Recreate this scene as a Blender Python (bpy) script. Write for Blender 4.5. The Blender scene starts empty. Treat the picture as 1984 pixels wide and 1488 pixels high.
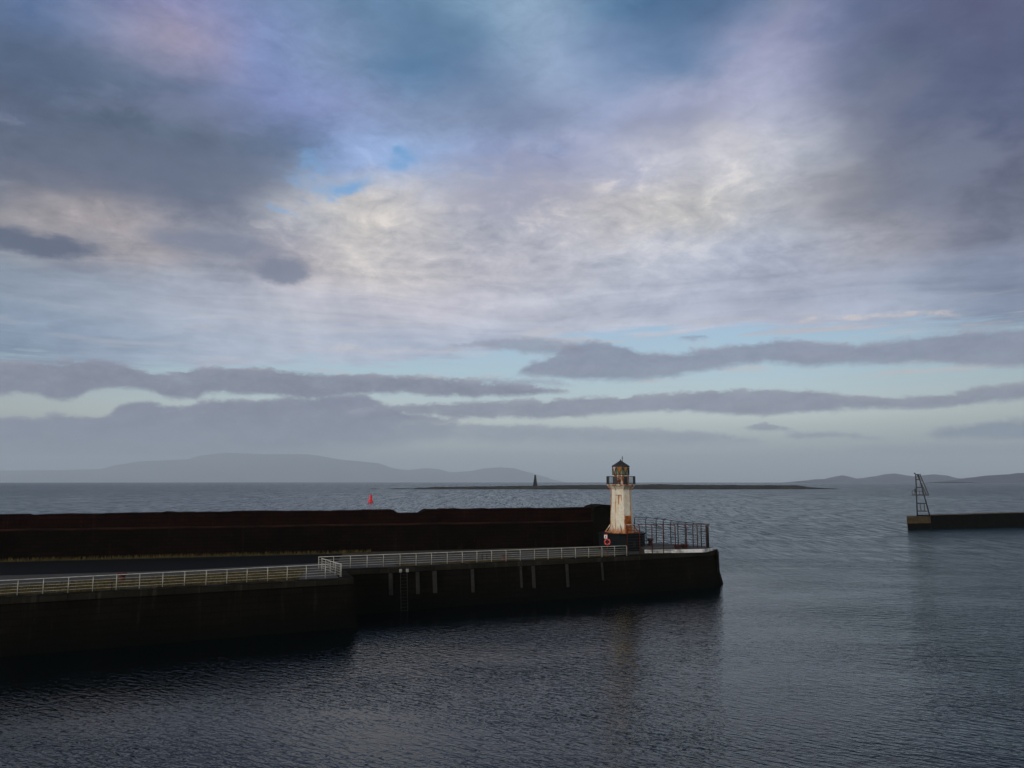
import bpy, math, random
from mathutils import Vector, Matrix
random.seed(7)
C = bpy.context.scene.collection
R = math.radians
scene = bpy.context.scene

# ------------------------------------------------------------------ camera
F, CX, CY, HOR = 1500.0, 992.0, 744.0, 931.6
CAMZ, ZD = 12.2, 4.0
PITCH = math.atan((HOR - CY) / F)
cam = bpy.data.cameras.new('camera'); cam.sensor_width = 36.0; cam.lens = F / 1984.0 * 36.0
cam.clip_start = 0.5; cam.clip_end = 200000
co = bpy.data.objects.new('camera', cam); C.objects.link(co)
co.location = (0, 0, CAMZ); co.rotation_euler = (R(90) + PITCH, 0, 0)
scene.camera = co
scene.view_settings.view_transform = 'Standard'; scene.view_settings.look = 'None'
scene.view_settings.exposure = 0.0; scene.view_settings.gamma = 1.0
scene.cycles.volume_bounces = 0
scene.cycles.max_bounces = 8
scene.cycles.use_denoising = True; scene.cycles.use_adaptive_sampling = False; scene.cycles.use_light_tree = False

def ray(px, py):
    a, b = (px - CX) / F, -(py - CY) / F
    c, s = math.cos(PITCH), math.sin(PITCH)
    return Vector((a, c - b * s, s + b * c))
def gp(px, py, z=ZD):                       # where a sight line meets the level z
    d = ray(px, py); t = (z - CAMZ) / d.z
    return Vector((d.x * t, d.y * t, z))
def at(px, py, Y):                          # the point on a sight line at distance Y
    d = ray(px, py); t = Y / d.y
    return Vector((d.x * t, Y, CAMZ + d.z * t))
def ang(px, py):
    d = ray(px, py).normalized()
    return math.degrees(math.atan2(d.x, d.y)), math.degrees(math.asin(d.z))
def colplane(px):                           # normal of the vertical sight plane through an image column
    return ray(px, 700).cross(ray(px, 1100)).normalized()
def on_line(px, a, b):                      # where the line a-b crosses that plane
    n = colplane(px); d = b - a; c = Vector((0, 0, CAMZ)); return a + d * (-n.dot(a - c) / n.dot(d))
def lin(c):
    return tuple(((v / 255) / 12.92 if v <= 10 else ((v / 255 + .055) / 1.055) ** 2.4) for v in c)

# ------------------------------------------------------------------ node helper
class S:
    def __init__(s, g, sock): s.g, s.s = g, sock
    def __add__(a, b): return a.g.m('ADD', a, b)
    def __radd__(a, b): return a.g.m('ADD', b, a)
    def __sub__(a, b): return a.g.m('SUBTRACT', a, b)
    def __rsub__(a, b): return a.g.m('SUBTRACT', b, a)
    def __mul__(a, b): return a.g.m('MULTIPLY', a, b)
    def __rmul__(a, b): return a.g.m('MULTIPLY', b, a)
    def __truediv__(a, b): return a.g.m('DIVIDE', a, b)
class G:
    def __init__(s, tree): s.t = tree
    def n(s, typ, **kw):
        x = s.t.nodes.new(typ)
        for k, v in kw.items(): setattr(x, k, v)
        return x
    def put(s, inp, v):
        if isinstance(v, S): s.t.links.new(v.s, inp)
        elif v is not None:
            if hasattr(inp.default_value, '__len__') and isinstance(v, (tuple, list)) and len(inp.default_value) == 4 and len(v) == 3: v = (*v, 1)
            inp.default_value = v
    def m(s, op, a, b=None, c=None, clamp=False):
        x = s.n('ShaderNodeMath', operation=op, use_clamp=clamp)
        for i, v in enumerate((a, b, c)):
            if v is not None: s.put(x.inputs[i], v)
        return S(s, x.outputs[0])
    def vm(s, op, a, b=None):
        x = s.n('ShaderNodeVectorMath', operation=op); s.put(x.inputs[0], a)
        if b is not None: s.put(x.inputs[1], b)
        return S(s, x.outputs[0])
    def xyz(s, v):
        x = s.n('ShaderNodeSeparateXYZ'); s.put(x.inputs[0], v)
        return [S(s, o) for o in x.outputs]
    def comb(s, x, y, z):
        n = s.n('ShaderNodeCombineXYZ')
        for i, v in enumerate((x, y, z)): s.put(n.inputs[i], v)
        return S(s, n.outputs[0])
    def noise(s, v, scale=1, detail=4, rough=.55, dist=0.0, color=False, dim='3D', lac=2.0):
        n = s.n('ShaderNodeTexNoise', noise_dimensions=dim); s.put(n.inputs['Vector'], v)
        n.inputs['Scale'].default_value = scale; n.inputs['Detail'].default_value = detail
        n.inputs['Roughness'].default_value = rough; n.inputs['Distortion'].default_value = dist
        n.inputs['Lacunarity'].default_value = lac
        return S(s, n.outputs['Color' if color else 'Fac'])
    def smooth(s, v, a, b, lo=0.0, hi=1.0):
        n = s.n('ShaderNodeMapRange', interpolation_type='SMOOTHSTEP')
        for i, x in enumerate((v, a, b, lo, hi)): s.put(n.inputs[i], x)
        return S(s, n.outputs[0])
    def mix(s, f, a, b, mode='MIX'):
        n = s.n('ShaderNodeMix', data_type='RGBA', blend_type=mode)
        s.put(n.inputs[0], f); s.put(n.inputs[6], a); s.put(n.inputs[7], b)
        return S(s, n.outputs[2])
    def ramp(s, v, stops, interp='LINEAR'):
        n = s.n('ShaderNodeValToRGB'); s.put(n.inputs[0], v); r = n.color_ramp; r.interpolation = interp
        r.elements[0].position = stops[0][0]; r.elements[0].color = (*stops[0][1], 1)
        r.elements[1].position = stops[-1][0]; r.elements[1].color = (*stops[-1][1], 1)
        for p, c in stops[1:-1]:
            e = r.elements.new(p); e.color = (*c, 1)
        return S(s, n.outputs[0])
    def curve(s, v, pts):
        n = s.n('ShaderNodeFloatCurve'); s.put(n.inputs['Value'], v)
        c = n.mapping.curves[0]
        c.points[0].location = pts[0]; c.points[1].location = pts[-1]
        for p in pts[1:-1]: c.points.new(*p)
        for p in c.points: p.handle_type = 'AUTO_CLAMPED'
        n.mapping.update()
        return S(s, n.outputs[0])
def gauss(g, v, c, w):
    d = (v - c) / w
    return g.m('EXPONENT', d * d * -1.0)

# ------------------------------------------------------------------ sky
SUN_EL, SUN_AZ = 17.0, 226.0      # degrees; azimuth clockwise from +Y (behind and to the left of the camera)
world = bpy.data.worlds.new('World'); scene.world = world; world.use_nodes = True
def build_sky():
    t = world.node_tree; t.nodes.clear(); g = G(t)
    d = S(g, g.n('ShaderNodeTexCoord').outputs['Generated'])
    dx, dy, dz = g.xyz(d)
    A0 = g.m('ARCTAN2', dx, dy) * 57.2958
    E0 = g.m('ARCSINE', dz) * 57.2958
    # wind-drawn warps of the directions
    zz = g.m('MAXIMUM', dz, 0.0) + .16
    pl = g.comb(dx / zz, dy / zz, 0.0)                     # cloud deck plane
    w1 = g.xyz(g.noise(g.vm('MULTIPLY', d, (3.2, 3.2, 7.0)), 1, 3, .5, color=True))
    w2 = g.xyz(g.noise(g.vm('MULTIPLY', d, (15, 15, 34)), 1, 5, .6, color=True))
    lift = g.smooth(E0, 8, 16, .3, 1.0)
    A = A0 + (w1[0] - .5) * 9.0 * lift + (w2[0] - .5) * 4.0 * lift
    E = E0 + (w1[1] - .5) * 5.0 * lift + (w2[1] - .5) * 2.6 * lift
    u = g.m('ADD', A / 72.0, .5, clamp=True)
    u0 = g.m('ADD', A0 / 72.0, .5, clamp=True)
    rows = [
     (690, [(60,(134,153,178)),(300,(165,180,202)),(600,(185,195,214)),(900,(187,199,220)),(1200,(194,202,220)),(1500,(185,193,214)),(1750,(171,183,203)),(1950,(140,156,181))]),
     (600, [(20,(141,155,174)),(300,(171,179,196)),(600,(196,197,210)),(900,(200,199,212)),(1200,(192,197,214)),(1500,(177,183,203)),(1750,(160,170,192)),(1950,(131,142,168))]),
     (520, [(20,(153,149,155)),(250,(174,166,170)),(420,(153,155,170)),(560,(168,164,174)),(720,(207,202,203)),(900,(203,200,207)),(1100,(194,195,207)),(1300,(190,195,211)),(1500,(177,183,201)),(1700,(166,166,178)),(1950,(122,126,147))]),
     (420, [(20,(102,110,130)),(250,(110,116,136)),(450,(126,132,150)),(600,(188,189,196)),(700,(210,205,202)),(830,(202,199,202)),(960,(176,179,194)),(1120,(198,195,200)),(1300,(204,201,200)),(1480,(188,189,196)),(1650,(159,159,167)),(1800,(123,127,145)),(1950,(94,99,123))]),
     (330, [(20,(81,95,121)),(250,(86,103,127)),(450,(95,110,136)),(580,(102,125,162)),(700,(146,172,218)),(850,(156,180,222)),(1000,(154,165,202)),(1200,(188,191,211)),(1400,(209,208,215)),(1540,(188,191,204)),(1680,(152,156,173)),(1800,(109,117,145)),(1950,(87,96,129))]),
     (240, [(20,(80,99,130)),(200,(93,110,139)),(360,(109,123,160)),(520,(128,144,193)),(700,(133,150,192)),(850,(129,148,183)),(1010,(131,146,179)),(1180,(161,172,205)),(1350,(164,168,196)),(1540,(168,172,201)),(1650,(131,138,167)),(1780,(97,109,137)),(1950,(81,90,125))]),
     (130, [(20,(96,120,162)),(180,(135,139,171)),(330,(157,152,181)),(480,(128,144,191)),(640,(124,147,184)),(780,(89,128,167)),(900,(103,136,174)),(1020,(147,169,200)),(1180,(134,158,196)),(1330,(112,141,180)),(1500,(154,158,191)),(1640,(110,121,158)),(1780,(88,98,133)),(1950,(84,89,124))]),
     (20,  [(20,(77,100,142)),(200,(102,115,173)),(420,(120,132,178)),(600,(111,139,176)),(760,(98,134,169)),(900,(121,154,185)),(1020,(139,165,194)),(1180,(92,128,165)),(1380,(68,103,143)),(1480,(92,119,156)),(1545,(132,140,164)),(1600,(108,117,158)),(1720,(82,96,137)),(1950,(95,94,126))]),
    ]
    col = None; prev = None
    for y, st in rows:
        rc = g.ramp(u, [((ang(x, y)[0] + 36) / 72, lin(c)) for x, c in st], 'CARDINAL')
        e = ang(992, y)[1]
        if col is None: col = rc
        else: col = g.mix(g.smooth(E, prev, e), col, rc)
        prev = e
    col = g.mix(g.smooth(E, prev, 50), col, lin((62, 74, 98)))
    # texture of the sheet cloud: billows in the deck plane and fine streaks
    b1 = g.noise(g.vm('MULTIPLY', pl, (2.6, 1.5, 1)), 1, 7, .6, .6)
    b2 = g.noise(g.vm('MULTIPLY', d, (24, 24, 54)), 1, 8, .68, .5)
    up = g.smooth(E0, 19, 26, 1.0, .62)
    b3 = g.noise(g.vm('MULTIPLY', d, (7.5, 7.5, 13)), 1, 5, .55, .8)
    bl = g.m('ABSOLUTE', g.noise(g.vm('MULTIPLY', d, (13, 13, 25)), 1, 6, .58, .9) - .5) * 4.0 - .45      # billows
    ly = g.noise(g.comb(A0 * .07 + E0 * .05, E0 * .75 + (w1[0] - .5) * 2.5, 5.0), 1, 5, .62, .6) - .5            # layers
    ly = ly * g.smooth(E0, 19, 14) * 2.0
    tex = (b1 - .5) * .7 + (b2 - .5) * g.smooth(E0, 12, 17, .9, 1.75) + (b3 - .5) * .85 + bl * g.smooth(E0, 11, 16, .08, .42) + ly * .8
    tex = g.m('MAXIMUM', g.m('MINIMUM', tex, .5), -.5) * up
    col = g.mix(1.0, col, g.comb(1 + tex * .56, 1 + tex * .52, 1 + tex * .44), 'MULTIPLY')
    # cream light catching the billow tops inside the bright belt
    belt = gauss(g, E - g.smooth(A0, -14, 20, 17.6, 20.6) , 0.0, 3.0) * g.smooth(A0, -19, -9) * g.smooth(A0, 22, 14)
    belt = g.m('MAXIMUM', belt, gauss(g, E0, 17.4, 1.2) * g.smooth(A0, -10, -20) * .5)
    lit = g.smooth(b2 + (b1 - .5) * .5 + (b3 - .5) * .8 + bl * .25, .5, .8) * belt
    col = g.mix(lit * .7, col, lin((240, 231, 222)))
    # dusk colour of the open sky
    sky = g.n('ShaderNodeTexSky', sky_type='NISHITA', sun_disc=False)
    sky.sun_elevation = R(SUN_EL); sky.sun_rotation = R(SUN_AZ); sky.air_density = 1.0; sky.dust_density = 1.0; sky.ozone_density = 1.5
    nish = S(g, sky.outputs[0])
    clear = g.ramp(g.m('DIVIDE', E0, 30.0, clamp=True), [(0.0, lin((150,164,182))), (.07, lin((172,186,192))), (.15, lin((220,230,224))), (.25, lin((194,222,234))), (.36, lin((178,210,236))), (.6, lin((120,172,226))), (1.0, lin((84,130,190)))])
    clear = g.mix(.25, clear, g.vm('MULTIPLY', nish, (.1, .1, .1)))
    side = g.smooth(g.m('ABSOLUTE', A0), 14, 40, 1.0, .74)
    clear = g.mix(1.0, clear, g.comb(side, side, side), 'MULTIPLY')
    def soft(col, px, py, rx, ry, c, k, tilt=0.0):
        a, e = ang(px, py); da = A - a; de = E - e
        q1 = (da + de * tilt) / (rx / 26.0); q2 = (de - da * tilt) / (ry / 26.0)
        m = g.m('EXPONENT', (q1 * q1 + q2 * q2) * -1.0)
        return g.mix(g.smooth(m + (b3 - .5) * .9 + (b2 - .5) * .7 + bl * .12, .15, .85) * k, col, lin(c))
    col = soft(col, 110, 345, 270, 72, (82, 95, 122), .46, .10)
    col = soft(col, 390, 352, 250, 55, (92, 104, 130), .5, .10)
    col = soft(col, 800, 70, 120, 62, (86, 116, 152), .4)
    col = soft(col, 930, 165, 130, 70, (106, 124, 158), .42, -.5)
    col = soft(col, 1330, 70, 230, 75, (78, 108, 146), .4, .15)
    col = soft(col, 1830, 180, 230, 230, (80, 88, 118), .2, -.3)
    col = soft(col, 1760, 330, 190, 60, (92, 100, 126), .4, .35)
    col = soft(col, 990, 400, 140, 40, (164, 164, 184), .6)
    col = soft(col, 1850, 330, 110, 60, (120, 128, 152), .5, .3)
    col = soft(col, 1760, 200, 120, 40, (112, 118, 142), .45, .4)
    col = soft(col, 330, 215, 180, 40, (120, 128, 160), .45, .1)
    col = soft(col, 1010, 345, 130, 30, (150, 154, 178), .55)
    col = soft(col, 1290, 265, 150, 40, (140, 146, 172), .55)
    # gaps of clear sky in the sheet
    def ell(px, py, rx, ry, k=1.0, tilt=0.0):
        a, e = ang(px, py)
        da = A - a; de = E - e
        q1 = (da + de * tilt) / (rx / 26.0); q2 = (de - da * tilt) / (ry / 26.0)
        return g.m('EXPONENT', (q1 * q1 + q2 * q2) * -1.0) * k
    hole = ell(690, 375, 90, 20, 1.0, .12)
    for h in (ell(825, 332, 48, 26), ell(615, 330, 45, 40, .8), ell(1050, 300, 26, 14, .6), ell(880, 305, 60, 20, .5), ell(560, 405, 46, 10, .7), ell(1680, 468, 30, 6, .35)):
        hole = g.m('MAXIMUM', hole, h)
    hole = g.smooth(hole * 1.15 + (b2 - .5) * 1.7 + (b1 - .5) * .5, .42, 1.35)
    col = g.mix(hole, col, g.mix(.35, clear, lin((134, 188, 238))))
    # lower edge of the sheet, streaky
    def edge(pts):
        c = g.curve(u0, [((ang(x, y)[0] + 36) / 72, ang(x, y)[1] / 20) for x, y in pts])
        return c * 20.0
    st = g.noise(g.comb(A0 * .16 + E0 * .1, E0 * 1.9, 3.0), 1, 5, .6, .3)
    sb = edge([(-80,708),(300,712),(600,710),(800,705),(930,690),(1010,662),(1300,645),(1600,636),(2060,628)])
    sheet = g.smooth(E0 - sb + (st - .5) * 4.2 + .1, -.25, .75)
    out = g.mix(sheet, clear, col)
    # thin pale wisps crossing the gaps
    wisp = g.smooth(st, .52, .66) * g.smooth(E0, 6.2, 7.4) * g.smooth(E0, 12.8, 10.5)
    out = g.mix(wisp * .5 * g.smooth(A0, -30, -6, .35, 1.0), out, lin((206, 200, 202)))
    # rolls of low cloud: top edge, bottom edge, tint
    puff = g.noise(g.comb(A0 * .42, E0 * .95, 8.0), 1, 6, .6, .5)
    puff2 = g.noise(g.comb(A0 * 1.3, E0 * 2.2, 2.0), 1, 5, .6, .3)
    wob = (puff - .5) * 1.5 + (puff2 - .5) * .8
    wobb = (puff - .5) * .5 + (puff2 - .5) * .5
    def band(out, top, bot, c1, c2, soft=.16, softb=.3, k=1.0):
        a0, a1 = ang(top[0][0], 740)[0], ang(top[-1][0], 740)[0]
        T = edge(top); B = edge(bot)
        m = g.smooth(T - E0 + wob * .62 + (b2 - .5) * .85, -soft * .6, soft * 1.9) * g.smooth(E0 - B + wobb * .8 + (b2 - .5) * .8, -softb * .7, softb * 1.2)
        m = m * g.smooth(A0, a0 - .2, a0 + 1.0) if top[0][0] > 0 else m
        m = m * g.smooth(A0, a1 + .2, a1 - 1.0) if top[-1][0] < 1984 else m
        f = (E0 - B) / g.m('MAXIMUM', T - B, .25) + (puff2 - .5) * 1.6
        inner = g.smooth((puff - .5) * 1.4 + (puff2 - .5) * 1.1 + (b3 - .5) * .6, -.45, .45)
        cc = g.mix(g.smooth(f, -.2, 1.1), lin(c1), lin(c2))
        cc = g.mix(1.0, cc, g.mix(inner, (.86, .87, .9), (1.2, 1.19, 1.16)), 'MULTIPLY')
        dens = g.smooth(b2 + (puff2 - .5) * .8, .22, .5, .8, 1.0)
        rim = gauss(g, T - E0 + wob * .62 + (b2 - .5) * .85, .1, .22) * g.smooth(b2 + (puff - .5), .4, .65)
        return g.mix(rim * .22 * m, g.mix(m * dens * k, out, cc), lin((206, 200, 198)))
    # hazy far layers first
    out = band(out, [(1620,872),(1700,858),(1850,856),(2060,850)], [(1620,876),(1700,880),(1850,884),(2060,884)], (132,148,168),(140,156,172), .3, .5, .7)
    out = band(out, [(640,838),(740,826),(850,820),(1000,821),(1150,827),(1300,832),(1400,838),(1490,853)], [(640,866),(740,866),(850,858),(1000,862),(1200,866),(1300,866),(1400,864),(1490,858)], (140,152,170),(140,148,166), .16, .5, .8)
    out = band(out, [(1510,842),(1560,834),(1620,834),(1710,846)], [(1510,848),(1560,850),(1620,850),(1710,852)], (134,148,164),(134,146,162), .15, .2, .8)
    out = band(out, [(1430,828),(1470,820),(1500,822),(1540,830)], [(1430,832),(1470,834),(1500,834),(1540,832)], (136,146,162),(136,146,162), .1, .2, .9)
    out = band(out, [(1780,842),(1850,824),(1920,814),(2060,800)], [(1780,846),(1850,850),(1920,852),(2060,852)], (118,134,154),(122,136,156), .16, .3, .9)
    out = band(out, [(-80,802),(60,804),(110,800),(180,806),(215,798),(235,782),(280,773),(340,784),(420,773),(500,772),(600,766),(700,764),(740,780),(790,798),(850,806),(900,815)],
                    [(-80,930),(60,930),(110,930),(180,930),(215,930),(235,930),(280,930),(340,925),(420,915),(500,905),(600,895),(700,872),(740,860),(790,846),(850,838),(900,828)], (124,132,154),(122,127,150), .16, 1.4, .95)
    out = band(out, [(-80,694),(60,700),(100,698),(200,694),(240,703),(300,720),(350,716),(400,711),(520,714),(600,721),(750,726),(850,730),(930,737),(1000,742),(1060,750),(1110,757)],
                    [(-80,764),(60,765),(100,774),(130,776),(180,757),(250,754),(300,764),(330,772),(370,774),(400,762),(500,764),(600,774),(700,764),(800,765),(900,770),(1000,768),(1060,764),(1110,760)], (122,127,148),(130,133,153), .15, .25, .96)
    out = band(out, [(660,800),(760,784),(900,777),(1000,774),(1150,767),(1300,761),(1400,753),(1500,753),(1600,756),(1650,765),(1750,766),(1850,758),(1900,747),(2060,736)],
                    [(660,804),(760,803),(900,812),(1000,813),(1100,809),(1200,801),(1300,798),(1400,803),(1450,806),(1550,801),(1700,794),(1850,789),(1900,783),(2060,770)], (130,135,156),(136,139,159), .15, .26, .92)
    out = band(out, [(990,728),(1020,702),(1060,692),(1110,664),(1160,660),(1210,666),(1260,682),(1330,679),(1400,669),(1500,657),(1600,661),(1680,664),(1760,652),(1850,643),(2060,626)],
                    [(990,732),(1030,727),(1100,736),(1200,739),(1300,731),(1400,713),(1500,706),(1600,711),(1700,706),(1800,706),(1900,710),(2060,714)], (130,136,158),(132,137,161), .2, .34, .86)
    out = band(out, [(860,668),(930,655),(1000,652),(1080,658),(1140,672)], [(860,674),(930,676),(1000,682),(1080,690),(1140,690)], (136,142,162),(138,144,164), .2, .3, .7)
    out = band(out, [(1310,655),(1340,646),(1365,648),(1385,655)], [(1310,657),(1340,657),(1365,657),(1385,657)], (130,140,165),(130,140,165), .1, .2, .7)
    out = band(out, [(1500,622),(1600,612),(1720,606),(1850,604),(1900,608)], [(1500,626),(1600,622),(1720,615),(1850,611),(1900,612)], (214,200,196),(220,206,200), .2, .25, .6)
    out = band(out, [(1690,722),(1760,714),(1860,712),(1930,716)], [(1690,725),(1760,722),(1860,718),(1930,719)], (196,186,190),(204,192,194), .2, .25, .6)
    out = band(out, [(560,676),(700,668),(860,672),(960,684)], [(560,682),(700,680),(860,684),(960,690)], (206,200,204),(214,206,206), .25, .3, .5)
    out = band(out, [(880,742),(960,730),(1060,734),(1120,744)], [(880,748),(960,746),(1060,746),(1120,748)], (138,146,166),(142,148,168), .25, .3, .7)
    # dark scraps at the left
    def scrap(out, px, py, rx, ry, c, k=.8, tilt=0.0):
        a, e = ang(px, py)
        da = A0 - a + (w2[0] - .5) * 3.0; de = E0 - e + (w2[1] - .5) * 1.6
        q1 = (da + de * tilt) / (rx / 26.0); q2 = (de - da * tilt) / (ry / 26.0)
        m = g.m('EXPONENT', (q1 * q1 + q2 * q2) * -1.0)
        return g.mix(g.smooth(m + (b2 - .5) * .9, .3, .8) * k, out, lin(c))
    out = scrap(out, 60, 472, 120, 24, (88, 98, 122), .95, .04)
    out = scrap(out, 410, 470, 140, 26, (120, 128, 150), .75, -.04)
    out = scrap(out, 545, 522, 62, 26, (118, 126, 148), .85)
    out = scrap(out, 160, 515, 60, 16, (122, 128, 148), .5)
    out = scrap(out, 430, 535, 50, 12, (134, 140, 158), .5)
    # the rest of the dome, behind and below
    back = g.smooth(g.m('ABSOLUTE', A0), 44, 100)
    bcol = g.mix(g.smooth(b1, .35, .65), lin((208, 217, 230)), lin((234, 231, 228)))
    out = g.mix(back, out, bcol)
    bg = g.n('ShaderNodeBackground'); g.put(bg.inputs[0], out); bg.inputs[1].default_value = 1.0
    o = g.n('ShaderNodeOutputWorld'); t.links.new(bg.outputs[0], o.inputs[0])
build_sky()
world.cycles.sampling_method = 'MANUAL'; world.cycles.sample_map_resolution = 512

sun = bpy.data.lights.new('sun', 'SUN'); sun.energy = 2.0; sun.angle = R(14); sun.color = (1.0, .91, .79)
so = bpy.data.objects.new('sun', sun); C.objects.link(so)
sd = Vector((math.sin(R(SUN_AZ)) * math.cos(R(SUN_EL)), math.cos(R(SUN_AZ)) * math.cos(R(SUN_EL)), math.sin(R(SUN_EL))))
so.rotation_euler = sd.to_track_quat('Z', 'Y').to_euler(); so.location = sd * 100

# ------------------------------------------------------------------ materials
def mat(name, rough=.8, spec=.3):
    m = bpy.data.materials.new(name); m.use_nodes = True
    g = G(m.node_tree); b = m.node_tree.nodes['Principled BSDF']
    b.inputs['Roughness'].default_value = rough; b.inputs['Specular IOR Level'].default_value = spec
    return m, g, b
def oc(g): return S(g, g.n('ShaderNodeTexCoord').outputs['Object'])
def bump(g, b, h, dist=.03, k=.6):
    n = g.n('ShaderNodeBump'); n.inputs['Strength'].default_value = k; n.inputs['Distance'].default_value = dist
    g.put(n.inputs['Height'], h); g.t.links.new(n.outputs[0], b.inputs['Normal'])
def plain(name, c, c2=None, rough=.6, spec=.4, scale=6.0, metal=0.0):
    m, g, b = mat(name, rough, spec); p = oc(g)
    n = g.noise(p, scale, 5, .6)
    g.put(b.inputs['Base Color'], g.mix(g.smooth(n, .35, .68), c, c2 or tuple(v * .6 for v in c)))
    b.inputs['Metallic'].default_value = metal
    bump(g, b, n, .01, .4)
    return m
def masonry(name, c1, c2, weed=None, bw=1.1, bh=.42, axis=(1, 0, 0), wet=None, rough=.95, spec=.02):
    """coursed stone; axis is the horizontal direction the courses run in"""
    m, g, b = mat(name, rough, spec); p = oc(g); x, y, z = g.xyz(p)
    run = x * axis[0] + y * axis[1]
    wav = g.noise(p, .8, 3, .5)
    br = g.n('ShaderNodeTexBrick'); br.offset = .5
    g.put(br.inputs['Vector'], g.comb(run + wav * .25, z + (wav - .5) * .12, 0.0))
    br.inputs['Scale'].default_value = 1.0; br.inputs['Brick Width'].default_value = bw; br.inputs['Row Height'].default_value = bh
    br.inputs['Mortar Size'].default_value = .022; br.inputs['Mortar Smooth'].default_value = .3
    br.inputs['Color1'].default_value = (0, 0, 0, 1); br.inputs['Color2'].default_value = (1, 1, 1, 1); br.inputs['Mortar'].default_value = (.3, .3, .3, 1)
    bf = S(g, br.outputs['Fac']); bc = g.xyz(S(g, br.outputs['Color']))[0]
    n1 = g.noise(p, .35, 6, .6); n2 = g.noise(p, 5.0, 5, .65)
    streak = g.noise(g.comb(run * 1.6, 0.0, z * .16), 1, 4, .6)
    f = g.m('ADD', (n1 - .5) * 1.5 + (n2 - .5) * .9 + (bc - .5) * .45, .5, clamp=True)
    col = g.mix(f, c1, c2)
    col = g.mix(g.smooth(streak, .56, .74) * .5, col, tuple(v * 2.8 for v in c2))
    col = g.mix(bf * .75, col, tuple(v * .35 for v in c1))
    if weed:
        zl, zh, wc = weed
        wm = g.smooth(z + (n1 - .5) * 2.4 + (n2 - .5) * .8, zh, zl)
        col = g.mix(wm * .92, col, g.mix(n2, wc, tuple(v * .4 for v in wc)))
    g.put(b.inputs['Base Color'], col)
    bump(g, b, n2 * .6 + (1.0 - bf) * .8 + n1 * .5, .08, .8)
    return m

def water_mat():
    m, g, b = mat('sea_water', .04, .5)
    b.inputs['IOR'].default_value = 1.333; b.inputs['Specular Tint'].default_value = (.54, .82, .95, 1)
    geo = S(g, g.n('ShaderNodeNewGeometry').outputs['Position'])
    gx, gy, gz = g.xyz(geo)
    # harbour lee: calm behind the pier, rougher to the right and out at sea
    lee = g.smooth(gx - gy * .12 + (g.noise(geo, .03, 2) - .5) * 22.0, 6.0, 34.0)
    out = g.smooth(gy - gx * .49, 84, 104)
    opn = g.m('MAXIMUM', lee, out)
    dist = g.m('SQRT', gx * gx + gy * gy)
    patch = g.noise(g.vm('MULTIPLY', geo, (.035, .075, 0)), 1, 4, .6)
    far = g.noise(g.vm('MULTIPLY', geo, (.004, .014, 0)), 1, 4, .6)
    amp = g.mix(opn, (.72, .72, .72), (1.0, 1.0, 1.0))
    amp = g.xyz(amp)[0] * g.smooth(patch, .3, .7, .4, 1.45) * g.smooth(far, .3, .7, .65, 1.35)
    grp = bpy.data.node_groups.new('wave_height', 'ShaderNodeTree')
    grp.interface.new_socket('Vector', in_out='INPUT', socket_type='NodeSocketVector')
    grp.interface.new_socket('Open', in_out='INPUT', socket_type='NodeSocketFloat')
    grp.interface.new_socket('Height', in_out='OUTPUT', socket_type='NodeSocketFloat')
    q = G(grp); gi = q.n('NodeGroupInput'); go = q.n('NodeGroupOutput')
    v = S(q, gi.outputs[0]); op = S(q, gi.outputs[1])
    vx, vy, vz = q.xyz(v)
    def dirn(a, sx, sy):
        c, s = math.cos(R(a)), math.sin(R(a))
        return q.comb((vx * c + vy * s) * sx, (vy * c - vx * s) * sy, 0.0)
    h = (q.noise(dirn(-10, .06, .14), 1, 1, .5, .4) * .6 + q.noise(dirn(-20, .55, 1.35), 1, 2, .5, .5) * .36) * op
    h = h + q.noise(dirn(-36, 1.1, 3.2), 1, 2, .5, .5) * (.105 + op * .09)
    h = h + q.noise(dirn(12, 2.2, 4.8), 1, 1, .5, .3) * .034
    q.t.links.new(h.s, go.inputs[0])
    def H(vec):
        n = g.n('ShaderNodeGroup'); n.node_tree = grp; g.put(n.inputs[0], vec); g.put(n.inputs[1], opn)
        return S(g, n.outputs[0])
    e = .04
    h0 = H(geo); h1 = H(g.vm('ADD', geo, (e, 0, 0))); h2 = H(g.vm('ADD', geo, (0, e, 0)))
    sx = (h1 - h0) * amp / e; sy = (h2 - h0) * amp / e
    # wave groups: bands of steeper and gentler faces on the open sea
    gr = g.noise(g.vm('MULTIPLY', geo, (.85, .085, 0)), 1, 3, .65, .4) - .5
    gr2 = g.noise(g.vm('MULTIPLY', geo, (.22, .014, 0)), 1, 3, .65, .4) - .5
    wg = g.smooth(dist, 80, 220); wg2 = g.smooth(dist, 260, 700)
    sy = sy + (gr + .03) * wg * 2.1 + gr2 * wg2 * 1.8
    nrm = g.vm('NORMALIZE', g.comb(sx * -1.0, sy * -1.0, 1.0))
    g.t.links.new(nrm.s, b.inputs['Normal'])
    g.put(b.inputs['Roughness'], g.smooth(dist, 36, 130, .10, .19) + g.smooth(dist, 220, 1200, 0, .07))
    g.put(b.inputs['Base Color'], g.mix(opn, (.0008, .0022, .0026), (.0025, .015, .020)))  # harbour colour near black, painting in the dark reflection below the quay
    return m

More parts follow.
